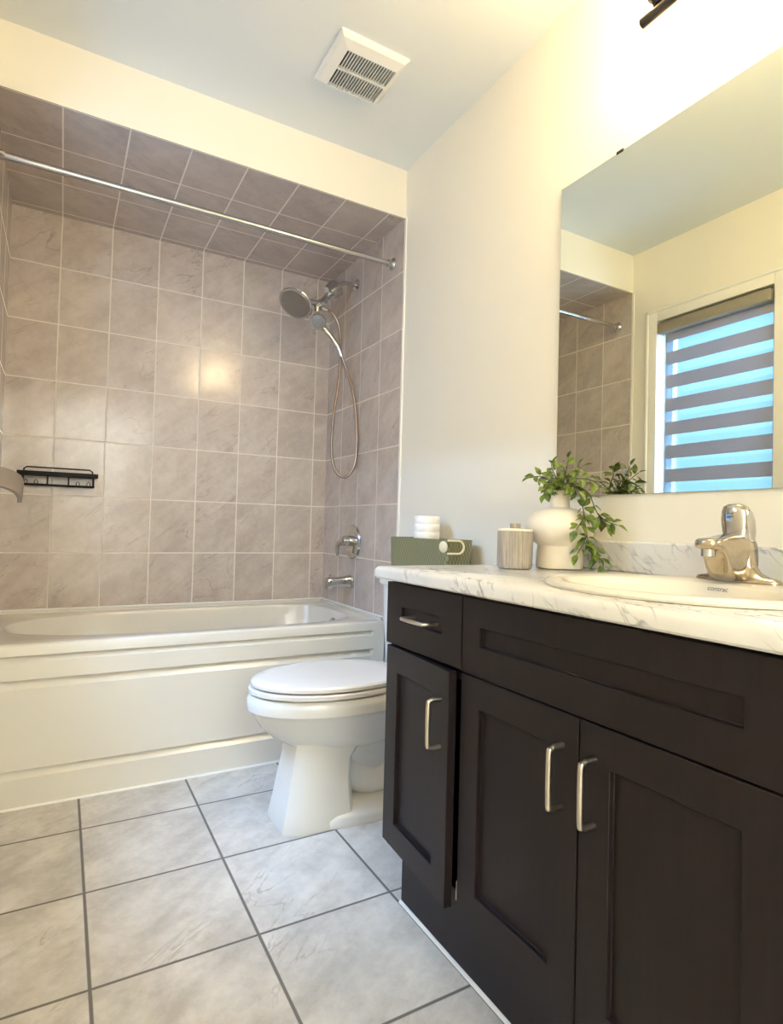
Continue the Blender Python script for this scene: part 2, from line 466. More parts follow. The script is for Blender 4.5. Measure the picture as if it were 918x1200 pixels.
for (y0, y1, z0, z1) in ((WY0, WY0 + 0.045, WZ0, WZ1), (WY1 - 0.045, WY1, WZ0, WZ1), (WY0, WY1, WZ1 - 0.045, WZ1), (WY0, WY1, WZ0, WZ0 + 0.045)):
    box(b, -W - 0.105, -W - 0.065, y0, y1, z0, z1, 0.004)
obj('sash', b, M_['sash'], win)
b = bm_new(); box(b, -W - 0.088, -W - 0.083, WY0 + 0.04, WY1 - 0.04, WZ0 + 0.04, WZ1 - 0.04)
obj('pane', b, M_['glass'], win, smooth=0)

# zebra roller blind
bl = thing('roller_blind', 'grey and sheer striped roller blind pulled down over the window', 'blind', (-W - 0.03, (WY0 + WY1) / 2, WZ1))
b = bm_new(); box(b, -W - 0.055, -W + 0.022, WY0 + 0.012, WY1 - 0.004, 2.042, 2.100, 0.008, 3)
obj('cassette', b, M_['cassette'], bl)
b = bm_new(); box(b, -W - 0.02, -W - 0.0195, WY0 + 0.018, WY1 - 0.034, 0.985, 2.045)
obj('fabric', b, M_['blind'], bl, smooth=0)
b = bm_new(); box(b, -W - 0.030, -W - 0.010, WY0 + 0.018, WY1 - 0.034, 0.965, 0.99, 0.005)
obj('bottom_rail', b, M_['sash'], bl)
b = bm_new(); tube(b, [(-W - 0.02, WY1 - 0.022, 2.05), (-W - 0.02, WY1 - 0.022, 1.15)], 0.0022, 8)
tube(b, [(-W - 0.01, WY1 - 0.016, 2.05), (-W - 0.01, WY1 - 0.016, 1.15)], 0.0022, 8)
obj('cord', b, M_['white'], bl)

# ------------------------------------------------------------------ bathtub
tub = thing('bathtub', 'white alcove bathtub with panelled apron along the tiled wall', 'bathtub', (-W / 2, -0.37, 0))
X0, X1, YF, YB, ZR = -W + 0.007, -0.0075, -0.73, -0.0015, 0.542
b = bm_new()
GR = ((0.500, 0.481), (0.420, 0.392), (0.123, 0.097))
def apron_y(x, z):
    e = min(1.0, max(0.0, (X1 - 0.052 - x) / 0.012)) * min(1.0, max(0.0, (x - X0 - 0.03) / 0.012))
    d = 0.0
    for zt, zb in GR:
        if zb <= z <= zt: d = max(d, 0.019 * (z - zb) / (zt - zb))
    return YF + d * e
zs = [0.0]
for zt, zb in sorted(GR, key=lambda g: g[1]):
    zs += [zb, (zb + zt) / 2, zt - 0.0001, zt + 0.0025]
zs += [ZR - 0.012]
xs = [X0, X0 + 0.03, X0 + 0.042] + [X0 + 0.05 + i * (X1 - X0 - 0.11) / 12 for i in range(13)] + [X1 - 0.056, X1 - 0.052, X1]
xs = sorted(set(xs)); xs.insert(-2, X1 - 0.064); xs = sorted(xs)
grid = [[b.verts.new((x, apron_y(x, z), z)) for x in xs] for z in zs]
for r0, r1 in zip(grid, grid[1:]):
    for i in range(len(xs) - 1): b.faces.new((r0[i], r0[i + 1], r1[i + 1], r1[i]))
# rounded front lip up to the rim
lip = [grid[-1]]
for a in (30, 60, 90):
    t = math.radians(a)
    lip.append([b.verts.new((x, YF + 0.012 - 0.012 * math.cos(t), ZR - 0.012 + 0.012 * math.sin(t))) for x in xs])
for r0, r1 in zip(lip, lip[1:]):
    for i in range(len(xs) - 1): b.faces.new((r0[i], r0[i + 1], r1[i + 1], r1[i]))
# deck and basin
N = 96
def rect_ring(x0, x1, y0, y1, z):
    cx, cy, hx, hy = (x0 + x1) / 2, (y0 + y1) / 2, (x1 - x0) / 2, (y1 - y0) / 2
    out = []
    for i in range(N):
        t = 2 * math.pi * i / N; c, s = math.cos(t), math.sin(t)
        c2, s2 = c * hx, s * hx * 0.55
        k = min(hx / abs(c2) if abs(c2) > 1e-9 else 1e9, hy / abs(s2) if abs(s2) > 1e-9 else 1e9)
        out.append(Vector((cx + c2 * k, cy + s2 * k, z)))
    return out
def basin(x0, x1, y0, y1, z, eR, eL):
    cx, cy, hx, hy = (x0 + x1) / 2, (y0 + y1) / 2, (x1 - x0) / 2, (y1 - y0) / 2
    out = []
    for i in range(N):
        t = 2 * math.pi * i / N; c, s = math.cos(t), math.sin(t)
        e = eR if c > 0 else eL
        out.append(Vector((cx + hx * math.copysign(abs(c) ** (2 / e), c), cy + hy * math.copysign(abs(s) ** (2 / e), s), z)))
    return out
BX0, BX1, BY0, BY1 = -1.455, -0.085, -0.655, -0.075
rings = [rect_ring(X0, X1, YF + 0.012, YB, ZR),
         basin(BX0 - 0.012, BX1 + 0.012, BY0 - 0.012, BY1 + 0.012, ZR, 4.5, 2.4),
         basin(BX0 - 0.004, BX1 + 0.004, BY0 - 0.004, BY1 + 0.004, ZR - 0.003, 4.5, 2.4),
         basin(BX0, BX1, BY0, BY1, ZR - 0.012, 4.5, 2.4),
         basin(BX0 + 0.09, BX1 - 0.03, BY0 + 0.03, BY1 - 0.03, 0.35, 4.5, 2.6),
         basin(BX0 + 0.20, BX1 - 0.06, BY0 + 0.055, BY1 - 0.055, 0.17, 4.5, 3.0),
         basin(BX0 + 0.25, BX1 - 0.10, BY0 + 0.085, BY1 - 0.085, 0.135, 4.5, 3.0),
         basin(BX0 + 0.33, BX1 - 0.18, BY0 + 0.16, BY1 - 0.16, 0.125, 4.0, 3.0)]
loft(b, rings, False, True)
# back, ends and tile flange
box(b, X0, X1, YB - 0.012, YB, 0.0, ZR + 0.010)
box(b, X0, X0 + 0.010, YF + 0.02, YB, 0.0, ZR + 0.010)
box(b, X1 - 0.010, X1, YF + 0.02, YB, 0.0, ZR + 0.010)
obj('tub_shell', b, M_['acrylic'], tub, smooth=28)
b = bm_new(); lathe(b, [(0.0, 0.0), (0.028, 0.0), (0.030, 0.004), (0.028, 0.010), (0.018, 0.013), (0, 0.013)], (-0.098, -0.375, 0.478), (-1, 0, 0.08), 28)
obj('overflow_cap', b, M_['chrome'], tub, label='chrome overflow cap')
b = bm_new(); lathe(b, [(0.0, 0.0), (0.033, 0.0), (0.035, 0.003), (0.02, 0.006), (0, 0.006)], (-0.33, -0.37, 0.122), (0, 0, 1), 28)
obj('drain', b, M_['chrome'], tub, label='chrome drain')

# ------------------------------------------------------------------ toilet
TY = -1.205
toi = thing('toilet', 'white two-piece toilet between bathtub and vanity, lid closed', 'toilet', (-0.40, TY, 0))
def egg(xf, xb, hw, z, n=64, ef=2.0, eb=2.6, cxk=0.46):
    """oval ring from x=xf (front) to xb (back)"""
    L = xb - xf; cx = xf + L * (1 - cxk); out = []
    for i in range(n):
        t = 2 * math.pi * i / n; c, s = math.cos(t), math.sin(t)
        if c < 0: x = cx - (cx - xf) * abs(c) ** (2 / ef); y = hw * math.copysign(abs(s) ** (2 / ef), s)
        else: x = cx + (xb - cx) * abs(c) ** (2 / eb); y = hw * math.copysign(abs(s) ** (2 / eb), s)
        out.append(Vector((x, TY + y, z)))
    return out
b = bm_new()
RB = 0.011
loft(b, [egg(-0.735, -0.20, 0.165, 0.413 + RB), egg(-0.745, -0.195, 0.176, 0.411 + RB), egg(-0.752, -0.19, 0.183, 0.400 + RB), egg(-0.754, -0.19, 0.185, 0.388 + RB), egg(-0.752, -0.19, 0.184, 0.366 + RB),
         egg(-0.745, -0.19, 0.178, 0.361 + RB), egg(-0.735, -0.19, 0.171, 0.347 + RB), egg(-0.712, -0.19, 0.157, 0.312 + RB), egg(-0.676, -0.19, 0.136, 0.276 + RB), egg(-0.630, -0.20, 0.108, 0.246 + RB), egg(-0.59, -0.22, 0.08, 0.224 + RB), egg(-0.54, -0.26, 0.05, 0.21 + RB)])
# front pedestal with a flat front facet
def ped(z, xf, xb, wf, wb, ch):
    return [Vector(p) for p in ((xb, TY + wb - 0.02, z), (xb - 0.02, TY + wb, z), (xf + ch, TY + wb, z), (xf + ch * 0.35, TY + wf + 0.006, z), (xf, TY + wf - 0.010, z), (xf - 0.003, TY, z), (xf, TY - wf + 0.010, z), (xf + ch * 0.35, TY - wf - 0.006, z), (xf + ch, TY - wb, z), (xb - 0.02, TY - wb, z), (xb, TY - wb + 0.02, z))]
loft(b, [ped(0.0, -0.654, -0.41, 0.085, 0.106, 0.055), ped(0.006, -0.655, -0.41, 0.086, 0.107, 0.055), ped(0.07, -0.641, -0.42, 0.080, 0.102, 0.055), ped(0.15, -0.628, -0.425, 0.074, 0.097, 0.052), ped(0.21, -0.616, -0.42, 0.070, 0.094, 0.05), ped(0.26, -0.610, -0.385, 0.070, 0.094, 0.05), ped(0.30, -0.608, -0.33, 0.070, 0.094, 0.05), ped(0.33, -0.606, -0.26, 0.070, 0.094, 0.05)])
# trapway and rear base
tube(b, [(-0.45, TY, 0.17), (-0.38, TY - 0.004, 0.125), (-0.31, TY - 0.006, 0.095), (-0.25, TY - 0.004, 0.13), (-0.235, TY, 0.22), (-0.21, TY, 0.33)], 0.060, 20, 8)
loft(b, [sup(-0.36, TY, 0.20, 0.124, 0.0, 48, 3.2), sup(-0.36, TY, 0.20, 0.124, 0.022, 48, 3.2), sup(-0.36, TY, 0.19, 0.116, 0.034, 48, 3.2), sup(-0.36, TY, 0.17, 0.066, 0.06, 48, 3.0)])
box(b, -0.275, -0.03, TY - 0.155, TY + 0.155, 0.345, 0.398, 0.02, 4)
loft(b, [sup(-0.36, TY, 0.11, 0.045, 0.12, 48, 2.6), sup(-0.34, TY, 0.12, 0.058, 0.20, 48, 2.6), sup(-0.335, TY, 0.13, 0.078, 0.245, 48, 2.6), sup(-0.33, TY, 0.145, 0.10, 0.30, 48, 2.6), sup(-0.33, TY, 0.15, 0.12, 0.36, 48, 2.6)])
obj('bowl', b, M_['china'], toi, smooth=38)
b = bm_new()
loft(b, [egg(-0.744, -0.245, 0.178, 0.4275), egg(-0.749, -0.243, 0.182, 0.4310), egg(-0.749, -0.243, 0.182, 0.4410), egg(-0.744, -0.245, 0.178, 0.4450)])
obj('seat', b, M_['seat'], toi)
b = bm_new()
loft(b, [egg(-0.736, -0.235, 0.175, 0.4485), egg(-0.742, -0.232, 0.180, 0.4520), egg(-0.742, -0.232, 0.180, 0.4610), egg(-0.735, -0.236, 0.174, 0.4670), egg(-0.70, -0.25, 0.15, 0.4710), egg(-0.60, -0.30, 0.09, 0.4735)])
obj('lid', b, M_['seat'], toi)
for sg in (-1, 1):
    b = bm_new(); box(b, -0.255, -0.215, TY + sg * 0.075 - 0.022, TY + sg * 0.075 + 0.022, 0.405, 0.463, 0.008, 3)
    obj('hinge', b, M_['seat'], toi)
b = bm_new()
def trect(x0, x1, hw, z, r=0.03): return sup((x0 + x1) / 2, TY, (x1 - x0) / 2, hw, z, 64, 9.0)
loft(b, [trect(-0.170, -0.02, 0.160, 0.395), trect(-0.178, -0.017, 0.168, 0.41), trect(-0.186, -0.015, 0.183, 0.60), trect(-0.190, -0.014, 0.190, 0.742)])
obj('tank', b, M_['china'], toi)
b = bm_new()
loft(b, [trect(-0.198, -0.008, 0.198, 0.742), trect(-0.202, -0.006, 0.202, 0.748), trect(-0.202, -0.006, 0.202, 0.763), trect(-0.196, -0.010, 0.197, 0.770)])
obj('tank_lid', b, M_['china'], toi)
b = bm_new(); lathe(b, [(0, 0), (0.012, 0), (0.013, 0.008), (0, 0.010)], (-0.188, TY - 0.13, 0.69), (-1, 0, 0), 20)
tube(b, [(-0.200, TY - 0.13, 0.69), (-0.207, TY - 0.10, 0.685), (-0.207, TY - 0.055, 0.678)], [0.006, 0.006, 0.005], 10, 5)
obj('flush_lever', b, M_['chrome'], toi, label='chrome flush lever')

# ------------------------------------------------------------------ vanity
VL, VR = -1.725, -3.005
van = thing('vanity_cabinet', 'dark brown shaker vanity cabinet with brushed metal pulls', 'vanity', (-0.27, (VL + VR) / 2, 0))
FX, TH = -0.555, 0.019
CX = FX + TH            # carcass front
b = bm_new()
for q in ((-0.536, -0.004, VL - 0.016, VL, 0.165, 0.833), (-0.536, -0.004, VR, VR + 0.016, 0.165, 0.833), (-0.52, -0.004, VR + 0.016, VL - 0.016, 0.165, 0.181), (-0.016, -0.004, VR + 0.016, VL - 0.016, 0.181, 0.833),
          (-0.536, -0.517, VR + 0.016, VL - 0.016, 0.79, 0.833), (-0.536, -0.517, VR + 0.016, VL - 0.016, 0.645, 0.70), (-0.536, -0.517, VR + 0.016, VL - 0.016, 0.165, 0.21),
          (-0.536, -0.517, VL - 0.05, VL - 0.016, 0.21, 0.79), (-0.536, -0.517, -2.065, -2.03, 0.21, 0.79), (-0.536, -0.517, -2.70, -2.665, 0.21, 0.79), (-0.536, -0.517, VR + 0.016, VR + 0.05, 0.21, 0.79), (-0.536, -0.517, -2.38, -2.346, 0.21, 0.65)):
    box(b, *q)
obj('carcass', b, M_['wood'], van, smooth=0)
b = bm_new(); box(b, -0.487, -0.42, VR, VL + 0.004, 0.0, 0.165, 0.001, 1)
box(b, -0.42, -0.004, VL - 0.016, VL, 0.0, 0.165)
obj('toe_kick', b, M_['wood'], van, smooth=0)
def shaker(y0, y1, z0, z1, rail, mat=None, stile=None, rail_b=None):
    """front with a recessed flat panel; y0 > y1"""
    stile = stile or rail; rail_b = rail_b or rail
    bm = bm_new(); e = 0.0014; back = CX - 0.0008
    R = lambda x, m, q=0: [Vector((x, yy, zz)) for yy, zz in ((y0 - m, z0 + m), (y0 - m, z1 - m), (y1 + m, z1 - m), (y1 + m, z0 + m))]
    I = lambda x, m: [Vector((x, yy, zz)) for yy, zz in ((y0 - stile - m, z0 + rail_b + m), (y0 - stile - m, z1 - rail - m), (y1 + stile + m, z1 - rail - m), (y1 + stile + m, z0 + rail_b + m))]
    loft(bm, [R(back, 0), R(FX + e, 0), R(FX, e), I(FX, 0), I(FX + 0.0012, 0.0012), I(FX + 0.0085, 0.0016), I(FX + 0.0098, 0.003)])
    if mat is not None:
        for v in bm.verts: v.co = mat @ v.co
    return bm
def pull(bm, p0, p1, mat=None, out=0.032):
    """squared bow pull between two fixing points on the door face"""
    p0, p1 = Vector(p0), Vector(p1); o = Vector((-out, 0, 0)); d = (p1 - p0).normalized()
    r = 0.011
    P = [p0, p0 + o * 0.62]
    P += [p0 + o * 0.86 + d * 0.0025, p0 + o + d * r, p1 + o - d * r, p1 + o * 0.86 - d * 0.0025, p1 + o * 0.62, p1]
    P = [P[0], P[1]] + catmull(P[1:7], 5)[1:-1] + [P[6], P[7]]
    n0 = len(bm.verts); tube(bm, P, 0.0048, 12)
    bm.verts.ensure_lookup_table()
    if mat is not None:
        for v in bm.verts[n0:]: v.co = mat @ v.co
DZ0, DZ1 = 0.187, 0.669
def door(y0, y1, pull_y, pz0, pz1, mat=None):
    d = obj('door', shaker(y0, y1, DZ0, DZ1, 0.058, mat), M_['wood'], van, smooth=0)
    hb = bm_new(); pull(hb, (FX + 0.001, pull_y, pz0), (FX + 0.001, pull_y, pz1), mat)
    obj('handle', hb, M_['nickel'], d, label='brushed nickel pull')
    return d
hinge = Vector((CX, -1.733, 0))
ajar = Matrix.Translation(hinge) @ Matrix.Rotation(math.radians(-3.6), 4, 'Z') @ Matrix.Translation(-hinge)
d1 = door(-1.735, -2.034, -2.004, 0.506, 0.606, ajar)
hb = bm_new(); box(hb, CX - 0.008, CX + 0.002, -2.043, -2.030, 0.195, 0.235, 0.002); box(hb, CX - 0.003, CX + 0.002, -2.046, -2.036, 0.24, 0.275, 0.001)
obj('catch', hb, M_['white'], d1, label='small white catch in the gap of the ajar door')
door(-2.0485, -2.3615, -2.330, 0.517, 0.617)
door(-2.3645, -2.6775, -2.396, 0.517, 0.617)
door(-2.690, -2.998, -2.72, 0.506, 0.606)
for (y0, y1) in ((-1.7285, -2.0455), (-2.690, -3.0)):
    dr = obj('drawer', shaker(y0, y1, 0.6745, 0.827, 0.055, None, 0.070, 0.060), M_['wood'], van, smooth=0)
    hb = bm_new(); ym = (y0 + y1) / 2
    pull(hb, (FX + 0.010, ym + 0.040, 0.752), (FX + 0.010, ym - 0.055, 0.752), None, 0.040)
    obj('handle', hb, M_['nickel'], dr, label='brushed nickel pull')
obj('false_front', shaker(-2.0485, -2.6775, 0.6725, 0.827, 0.055, None, 0.057, 0.059), M_['wood'], van, smooth=0)

# countertop with backsplash and sink cut-out
SKX, SKY = -0.312, -2.366
top = thing('countertop', 'white marble-look countertop with grey veins on the vanity', 'countertop', (-0.29, (VL + VR) / 2, 0.834))
b = bm_new()
CT0, CT1 = 0.8345, 0.865
CXF, CYL, CYR = -0.578, -1.700, -3.02
n = 96
def rr(x0, x1, y0, y1, z, hx=0.20):
    cx, cy = SKX, SKY; out = []
    for i in range(n):
        t = 2 * math.pi * i / n; c, s = math.cos(t), math.sin(t)
        kx = (x1 - cx) / c if c > 1e-9 else ((x0 - cx) / c if c < -1e-9 else 1e9)
        ky = (y1 - cy) / s if s > 1e-9 else ((y0 - cy) / s if s < -1e-9 else 1e9)
        k = min(kx, ky); out.append(Vector((cx + c * k, cy + s * k, z)))
    # snap the four corners
    for X in (x0, x1):
        for Y in (y0, y1):
            j = min(range(n), key=lambda i: (out[i] - Vector((X, Y, z))).length); out[j] = Vector((X, Y, z))
    return out
hole = lambda z, k=1.0: [Vector((SKX + 0.195 * k * math.cos(2 * math.pi * i / n), SKY + 0.232 * k * math.sin(2 * math.pi * i / n), z)) for i in range(n)]
loft(b, [hole(CT0 + 0.004), hole(CT1), rr(CXF + 0.011, -0.003, CYR, CYL - 0.011, CT1), rr(CXF + 0.004, -0.003, CYR, CYL - 0.004, CT1 - 0.003), rr(CXF, -0.003, CYR, CYL, CT1 - 0.010), rr(CXF, -0.003, CYR, CYL, CT0 + 0.004), rr(CXF + 0.004, -0.003, CYR, CYL - 0.004, CT0), rr(CXF + 0.05, -0.05, CYR + 0.05, CYL - 0.05, CT0)], False, False)
obj('counter_slab', b, M_['counter'], top, smooth=40)
b = bm_new(); box(b, -0.022, -0.003, CYR, CYL - 0.002, CT1, 0.9445, 0.006, 4)
obj('backsplash', b, M_['counter'], top)

# drop-in oval sink
sk = thing('sink', 'cream white oval drop-in sink set in the countertop', 'sink', (SKX, SKY, CT1))
b = bm_new()
el = lambda a, c, z, ox=0.0: [Vector((SKX + ox + a * math.cos(2 * math.pi * i / n), SKY + c * math.sin(2 * math.pi * i / n), z)) for i in range(n)]
loft(b, [el(0.190, 0.226, CT1 - 0.02), el(0.205, 0.243, CT1 + 0.0004), el(0.2145, 0.2525, CT1 + 0.001), el(0.2155, 0.2535, CT1 + 0.005), el(0.211, 0.249, CT1 + 0.0105), el(0.203, 0.241, CT1 + 0.0125), el(0.196, 0.234, CT1 + 0.0115),
         el(0.150, 0.205, CT1 + 0.010, -0.032), el(0.142, 0.197, CT1 + 0.006, -0.032), el(0.130, 0.180, CT1 - 0.025, -0.032), el(0.110, 0.150, CT1 - 0.08, -0.032), el(0.07, 0.095, CT1 - 0.125, -0.032), el(0.025, 0.025, CT1 - 0.135, -0.032)], False, True)
obj('basin', b, M_['sinkc'], sk, smooth=50)
b = bm_new(); lathe(b, [(0, 0), (0.021, 0), (0.022, 0.003), (0.012, 0.005), (0, 0.005)], (SKX - 0.032, SKY, CT1 - 0.1355), (0, 0, 1), 24)
obj('drain', b, M_['chrome'], sk, label='chrome drain')

fc = bpy.data.curves.new('print', 'FONT'); fc.body = 'contrac'; fc.size = 0.0130; fc.align_x = 'CENTER'; fc.align_y = 'CENTER'; fc.extrude = 0.0001
fo = bpy.data.objects.new('print', fc); COL.objects.link(fo)
bpy.context.view_layer.update()
me = bpy.data.meshes.new_from_object(fo.evaluated_get(bpy.context.evaluated_depsgraph_get())); bpy.data.objects.remove(fo)
pb = bm_new(); pb.from_mesh(me); bpy.data.meshes.remove(me)
for v in pb.verts:                                             # wraps onto the inner back wall of the bowl
    y, z = SKY - 0.007 - v.co.x, 0.8655 + v.co.y * 0.93
    q = (z - (CT1 - 0.025)) / 0.031; aa, bb = 0.130 + 0.012 * q, 0.180 + 0.017 * q
    v.co = Vector((SKX - 0.032 + aa * math.sqrt(1 - ((y - SKY) / bb) ** 2) - 0.0008 - v.co.z, y, z))
obj('maker_print', pb, M_['brown'], sk, smooth=0, label='small dark lettering inside the back of the bowl')

# faucet
fa = thing('faucet', 'chrome single-lever bathroom faucet on the back of the sink', 'faucet', (-0.120, SKY + 0.006, CT1 + 0.011))
FXc, FYc, FZ = -0.120, SKY + 0.006, CT1 + 0.0105
b = bm_new()
prof = [(0.081, 0.026, 0.0), (0.082, 0.027, 0.004), (0.079, 0.025, 0.009), (0.060, 0.023, 0.013), (0.044, 0.022, 0.020), (0.034, 0.021, 0.034), (0.029, 0.020, 0.060)]
loft(b, [[Vector((FXc + w * math.copysign(abs(math.cos(t)) ** 0.8, math.cos(t)), FYc + L * math.copysign(abs(math.sin(t)) ** 0.8, math.sin(t)), FZ + h)) for t in [2 * math.pi * i / 48 for i in range(48)]] for L, w, h in prof])
obj('base_plate', b, M_['stained'], fa, smooth=60)
b = bm_new()
# spout: body sweeps forward and up, deep at the back, flat on top
def sec(x, zc, hw, hh, tilt=0.0, n=28, e=3.0):
    out = []
    for i in range(n):
        t = 2 * math.pi * i / n; c, s = math.cos(t), math.sin(t)
        y = hw * math.copysign(abs(c) ** (2 / e), c); z = hh * math.copysign(abs(s) ** (2 / e), s)
        out.append(Vector((x + z * math.sin(tilt), FYc + y, zc + z * math.cos(tilt))))
    return out
def sz(x, z0, z1, hw): return sec(x, FZ + (z0 + z1) / 2, hw, (z1 - z0) / 2)
loft(b, [sz(FXc + 0.034, 0.004, 0.070, 0.020), sz(FXc + 0.026, 0.003, 0.090, 0.026), sz(FXc - 0.010, 0.003, 0.096, 0.028), sz(FXc - 0.040, 0.003, 0.094, 0.027), sz(FXc - 0.060, 0.004, 0.091, 0.026), sz(FXc - 0.068, 0.018, 0.0895, 0.0255), sz(FXc - 0.074, 0.038, 0.088, 0.025), sz(FXc - 0.082, 0.054, 0.087, 0.0245), sz(FXc - 0.092, 0.062, 0.086, 0.024), sz(FXc - 0.106, 0.064, 0.085, 0.021), sz(FXc - 0.113, 0.066, 0.083, 0.015), sz(FXc - 0.116, 0.070, 0.079, 0.008)])
obj('spout', b, M_['stained'], fa, smooth=60)
b = bm_new(); lathe(b, [(0.010, 0), (0.0125, 0.001), (0.0125, 0.016), (0, 0.016)], (FXc - 0.096, FYc, FZ + 0.050), (0, 0, 1), 24)
obj('aerator', b, M_['chrome'], fa)
b = bm_new()
# dome and upright lever
lathe(b, [(0.026, 0.0), (0.0265, 0.012), (0.023, 0.024), (0.013, 0.032), (0, 0.034)], (FXc + 0.006, FYc, FZ + 0.084), (0, 0, 1), 32)
def lever(z, x, hw, ht):
    return [Vector((x + ht * math.copysign(abs(math.cos(t)) ** 0.7, math.cos(t)), FYc + hw * math.copysign(abs(math.sin(t)) ** 0.7, math.sin(t)), z)) for t in [2 * math.pi * i / 32 for i in range(32)]]
loft(b, [lever(FZ + 0.080, FXc + 0.006, 0.024, 0.026), lever(FZ + 0.100, FXc + 0.004, 0.027, 0.026), lever(FZ + 0.122, FXc + 0.000, 0.028, 0.024), lever(FZ + 0.138, FXc - 0.004, 0.026, 0.020), lever(FZ + 0.148, FXc - 0.008, 0.021, 0.015), lever(FZ + 0.153, FXc - 0.011, 0.012, 0.008)])
obj('handle', b, M_['chrome'], fa, smooth=60)
b = bm_new(); lathe(b, [(0, 0), (0.010, 0.0), (0.011, 0.004), (0.007, 0.009), (0, 0.010)], (FXc - 0.018, FYc, FZ + 0.140), (-0.75, 0, 0.65), 20)
obj('handle_cap', b, M_['chrome'], fa)
b = bm_new(); tube(b, [(FXc + 0.036, FYc + 0.004, FZ + 0.04), (FXc + 0.036, FYc + 0.004, FZ + 0.118)], 0.0022, 8); lathe(b, [(0, 0), (0.0055, 0.002), (0.0055, 0.007), (0, 0.009)], (FXc + 0.036, FYc + 0.004, FZ + 0.116), (0, 0, 1), 14)
obj('lift_rod', b, M_['chrome'], fa)

# ------------------------------------------------------------------ mirror
mi = thing('wall_mirror', 'large frameless mirror above the countertop reflecting the window', 'mirror', (-0.003, -2.37, 1.066))
b = bm_new(); box(b, -0.0075, -0.002, -2.985, -1.7575, 1.066, 1.992, 0.0008, 1)
for f in b.faces: f.material_index = 0 if f.normal.x < -0.9 else 1
obj('glass', b, [M_['mirror'], M_['mirror_edge']], mi, smooth=0)
for y in (-1.968, -2.772):
    b = bm_new(); box(b, -0.0095, -0.002, y - 0.011, y + 0.011, 1.988, 1.996, 0.001, 1)
    obj('clip', b, M_['dark'], mi, label='small dark mirror clip')

# ------------------------------------------------------------------ vanity light
vl = thing('vanity_light', 'dark metal bar light with glowing shades on wall above mirror', 'light fixture', (0, -2.37, 2.2))
b = bm_new(); tube(b, [(-0.150, -2.143, 2.147), (-0.150, -2.60, 2.147)], 0.0115, 16)
obj('bar', b, M_['bronze'], vl)
b = bm_new(); box(b, -0.028, -0.001, -2.47, -2.27, 2.30, 2.42, 0.008, 3)
tube(b, [(-0.025, -2.46, 2.34), (-0.10, -2.46, 2.33), (-0.150, -2.46, 2.26), (-0.150, -2.46, 2.15)], 0.008, 12, 6)
obj('wall_plate', b, M_['bronze'], vl)
for y in (-2.19, -2.37, -2.55):
    b = bm_new(); lathe(b, [(0.012, 0.0), (0.016, 0.004), (0.022, 0.022), (0.030, 0.026), (0.030, 0.030), (0, 0.030)], (-0.150, y, 2.157), (0, 0, 1), 24)
    h = obj('lamp_holder', b, M_['bronze'], vl)
    b = bm_new(); lathe(b, [(0, 0.0), (0.030, 0.0), (0.045, 0.010), (0.052, 0.05), (0.055, 0.135), (0, 0.135)], (-0.150, y, 2.190), (0, 0, 1), 28)
    obj('lamp_shade', b, M_['shade'], h)

# ------------------------------------------------------------------ ceiling exhaust fan
fn = thing('exhaust_fan', 'square white exhaust fan grille on the ceiling', 'exhaust fan', (-0.437, -1.233, CEIL))
VX0, VX1, VY0, VY1 = -0.562, -0.312, -1.352, -1.112
GX0, GX1, GY0, GY1 = -0.518, -0.336, -1.300, -1.128
b = bm_new()
def vr(m, z):
    return [Vector(p) for p in ((VX0 + m, VY0 + m, z), (VX1 - m, VY0 + m, z), (VX1 - m, VY1 - m, z), (VX0 + m, VY1 - m, z))]
hole4 = lambda z: [Vector(p) for p in ((GX0, GY0, z), (GX1, GY0, z), (GX1, GY1, z), (GX0, GY1, z))]
loft(b, [vr(0, CEIL), vr(0.0, CEIL - 0.006), vr(0.012, CEIL - 0.016), hole4(CEIL - 0.021), hole4(CEIL - 0.008)], False, False)
obj('grille_frame', b, M_['white'], fn, smooth=0)
b = bm_new(); box(b, GX0 - 0.002, GX1 + 0.002, GY0 - 0.002, GY1 + 0.002, CEIL - 0.006, CEIL - 0.001)  # flat dark plate, its colour stands in for the shaded hollow behind the slats
obj('dark_backing', b, M_['dark'], fn, smooth=0)
b = bm_new()
ns = 18
for i in range(1, ns):
    x = GX0 + (GX1 - GX0) * i / ns
    box(b, x - 0.0011, x + 0.0011, GY0, GY1, CEIL - 0.0205, CEIL - 0.013)
ym = (GY0 + GY1) / 2
box(b, GX0, GX1, ym - 0.0035, ym + 0.0035, CEIL - 0.0205, CEIL - 0.010)
obj('slats', b, M_['white'], fn, smooth=0)

# ------------------------------------------------------------------ shower fittings
RY, RZ = -0.722, 2.160
rd = thing('shower_rod', 'straight chrome shower curtain rod across the tub alcove', 'shower rod', (-W / 2, RY, RZ))
b = bm_new(); tube(b, [(-W + 0.012, RY, RZ), (-0.45, RY, RZ)], 0.0125, 20); tube(b, [(-0.46, RY, RZ), (-0.012, RY, RZ)], 0.0112, 20)
obj('rod', b, M_['rod'], rd)
for x, d in ((-0.0065, -1), (-W + 0.0065, 1)):
    b = bm_new(); lathe(b, [(0, 0), (0.026, 0), (0.027, 0.004), (0.022, 0.010), (0.016, 0.014), (0.016, 0.030), (0, 0.030)], (x, RY, RZ), (d, 0, 0), 28)
    obj('flange', b, M_['chrome'], rd)

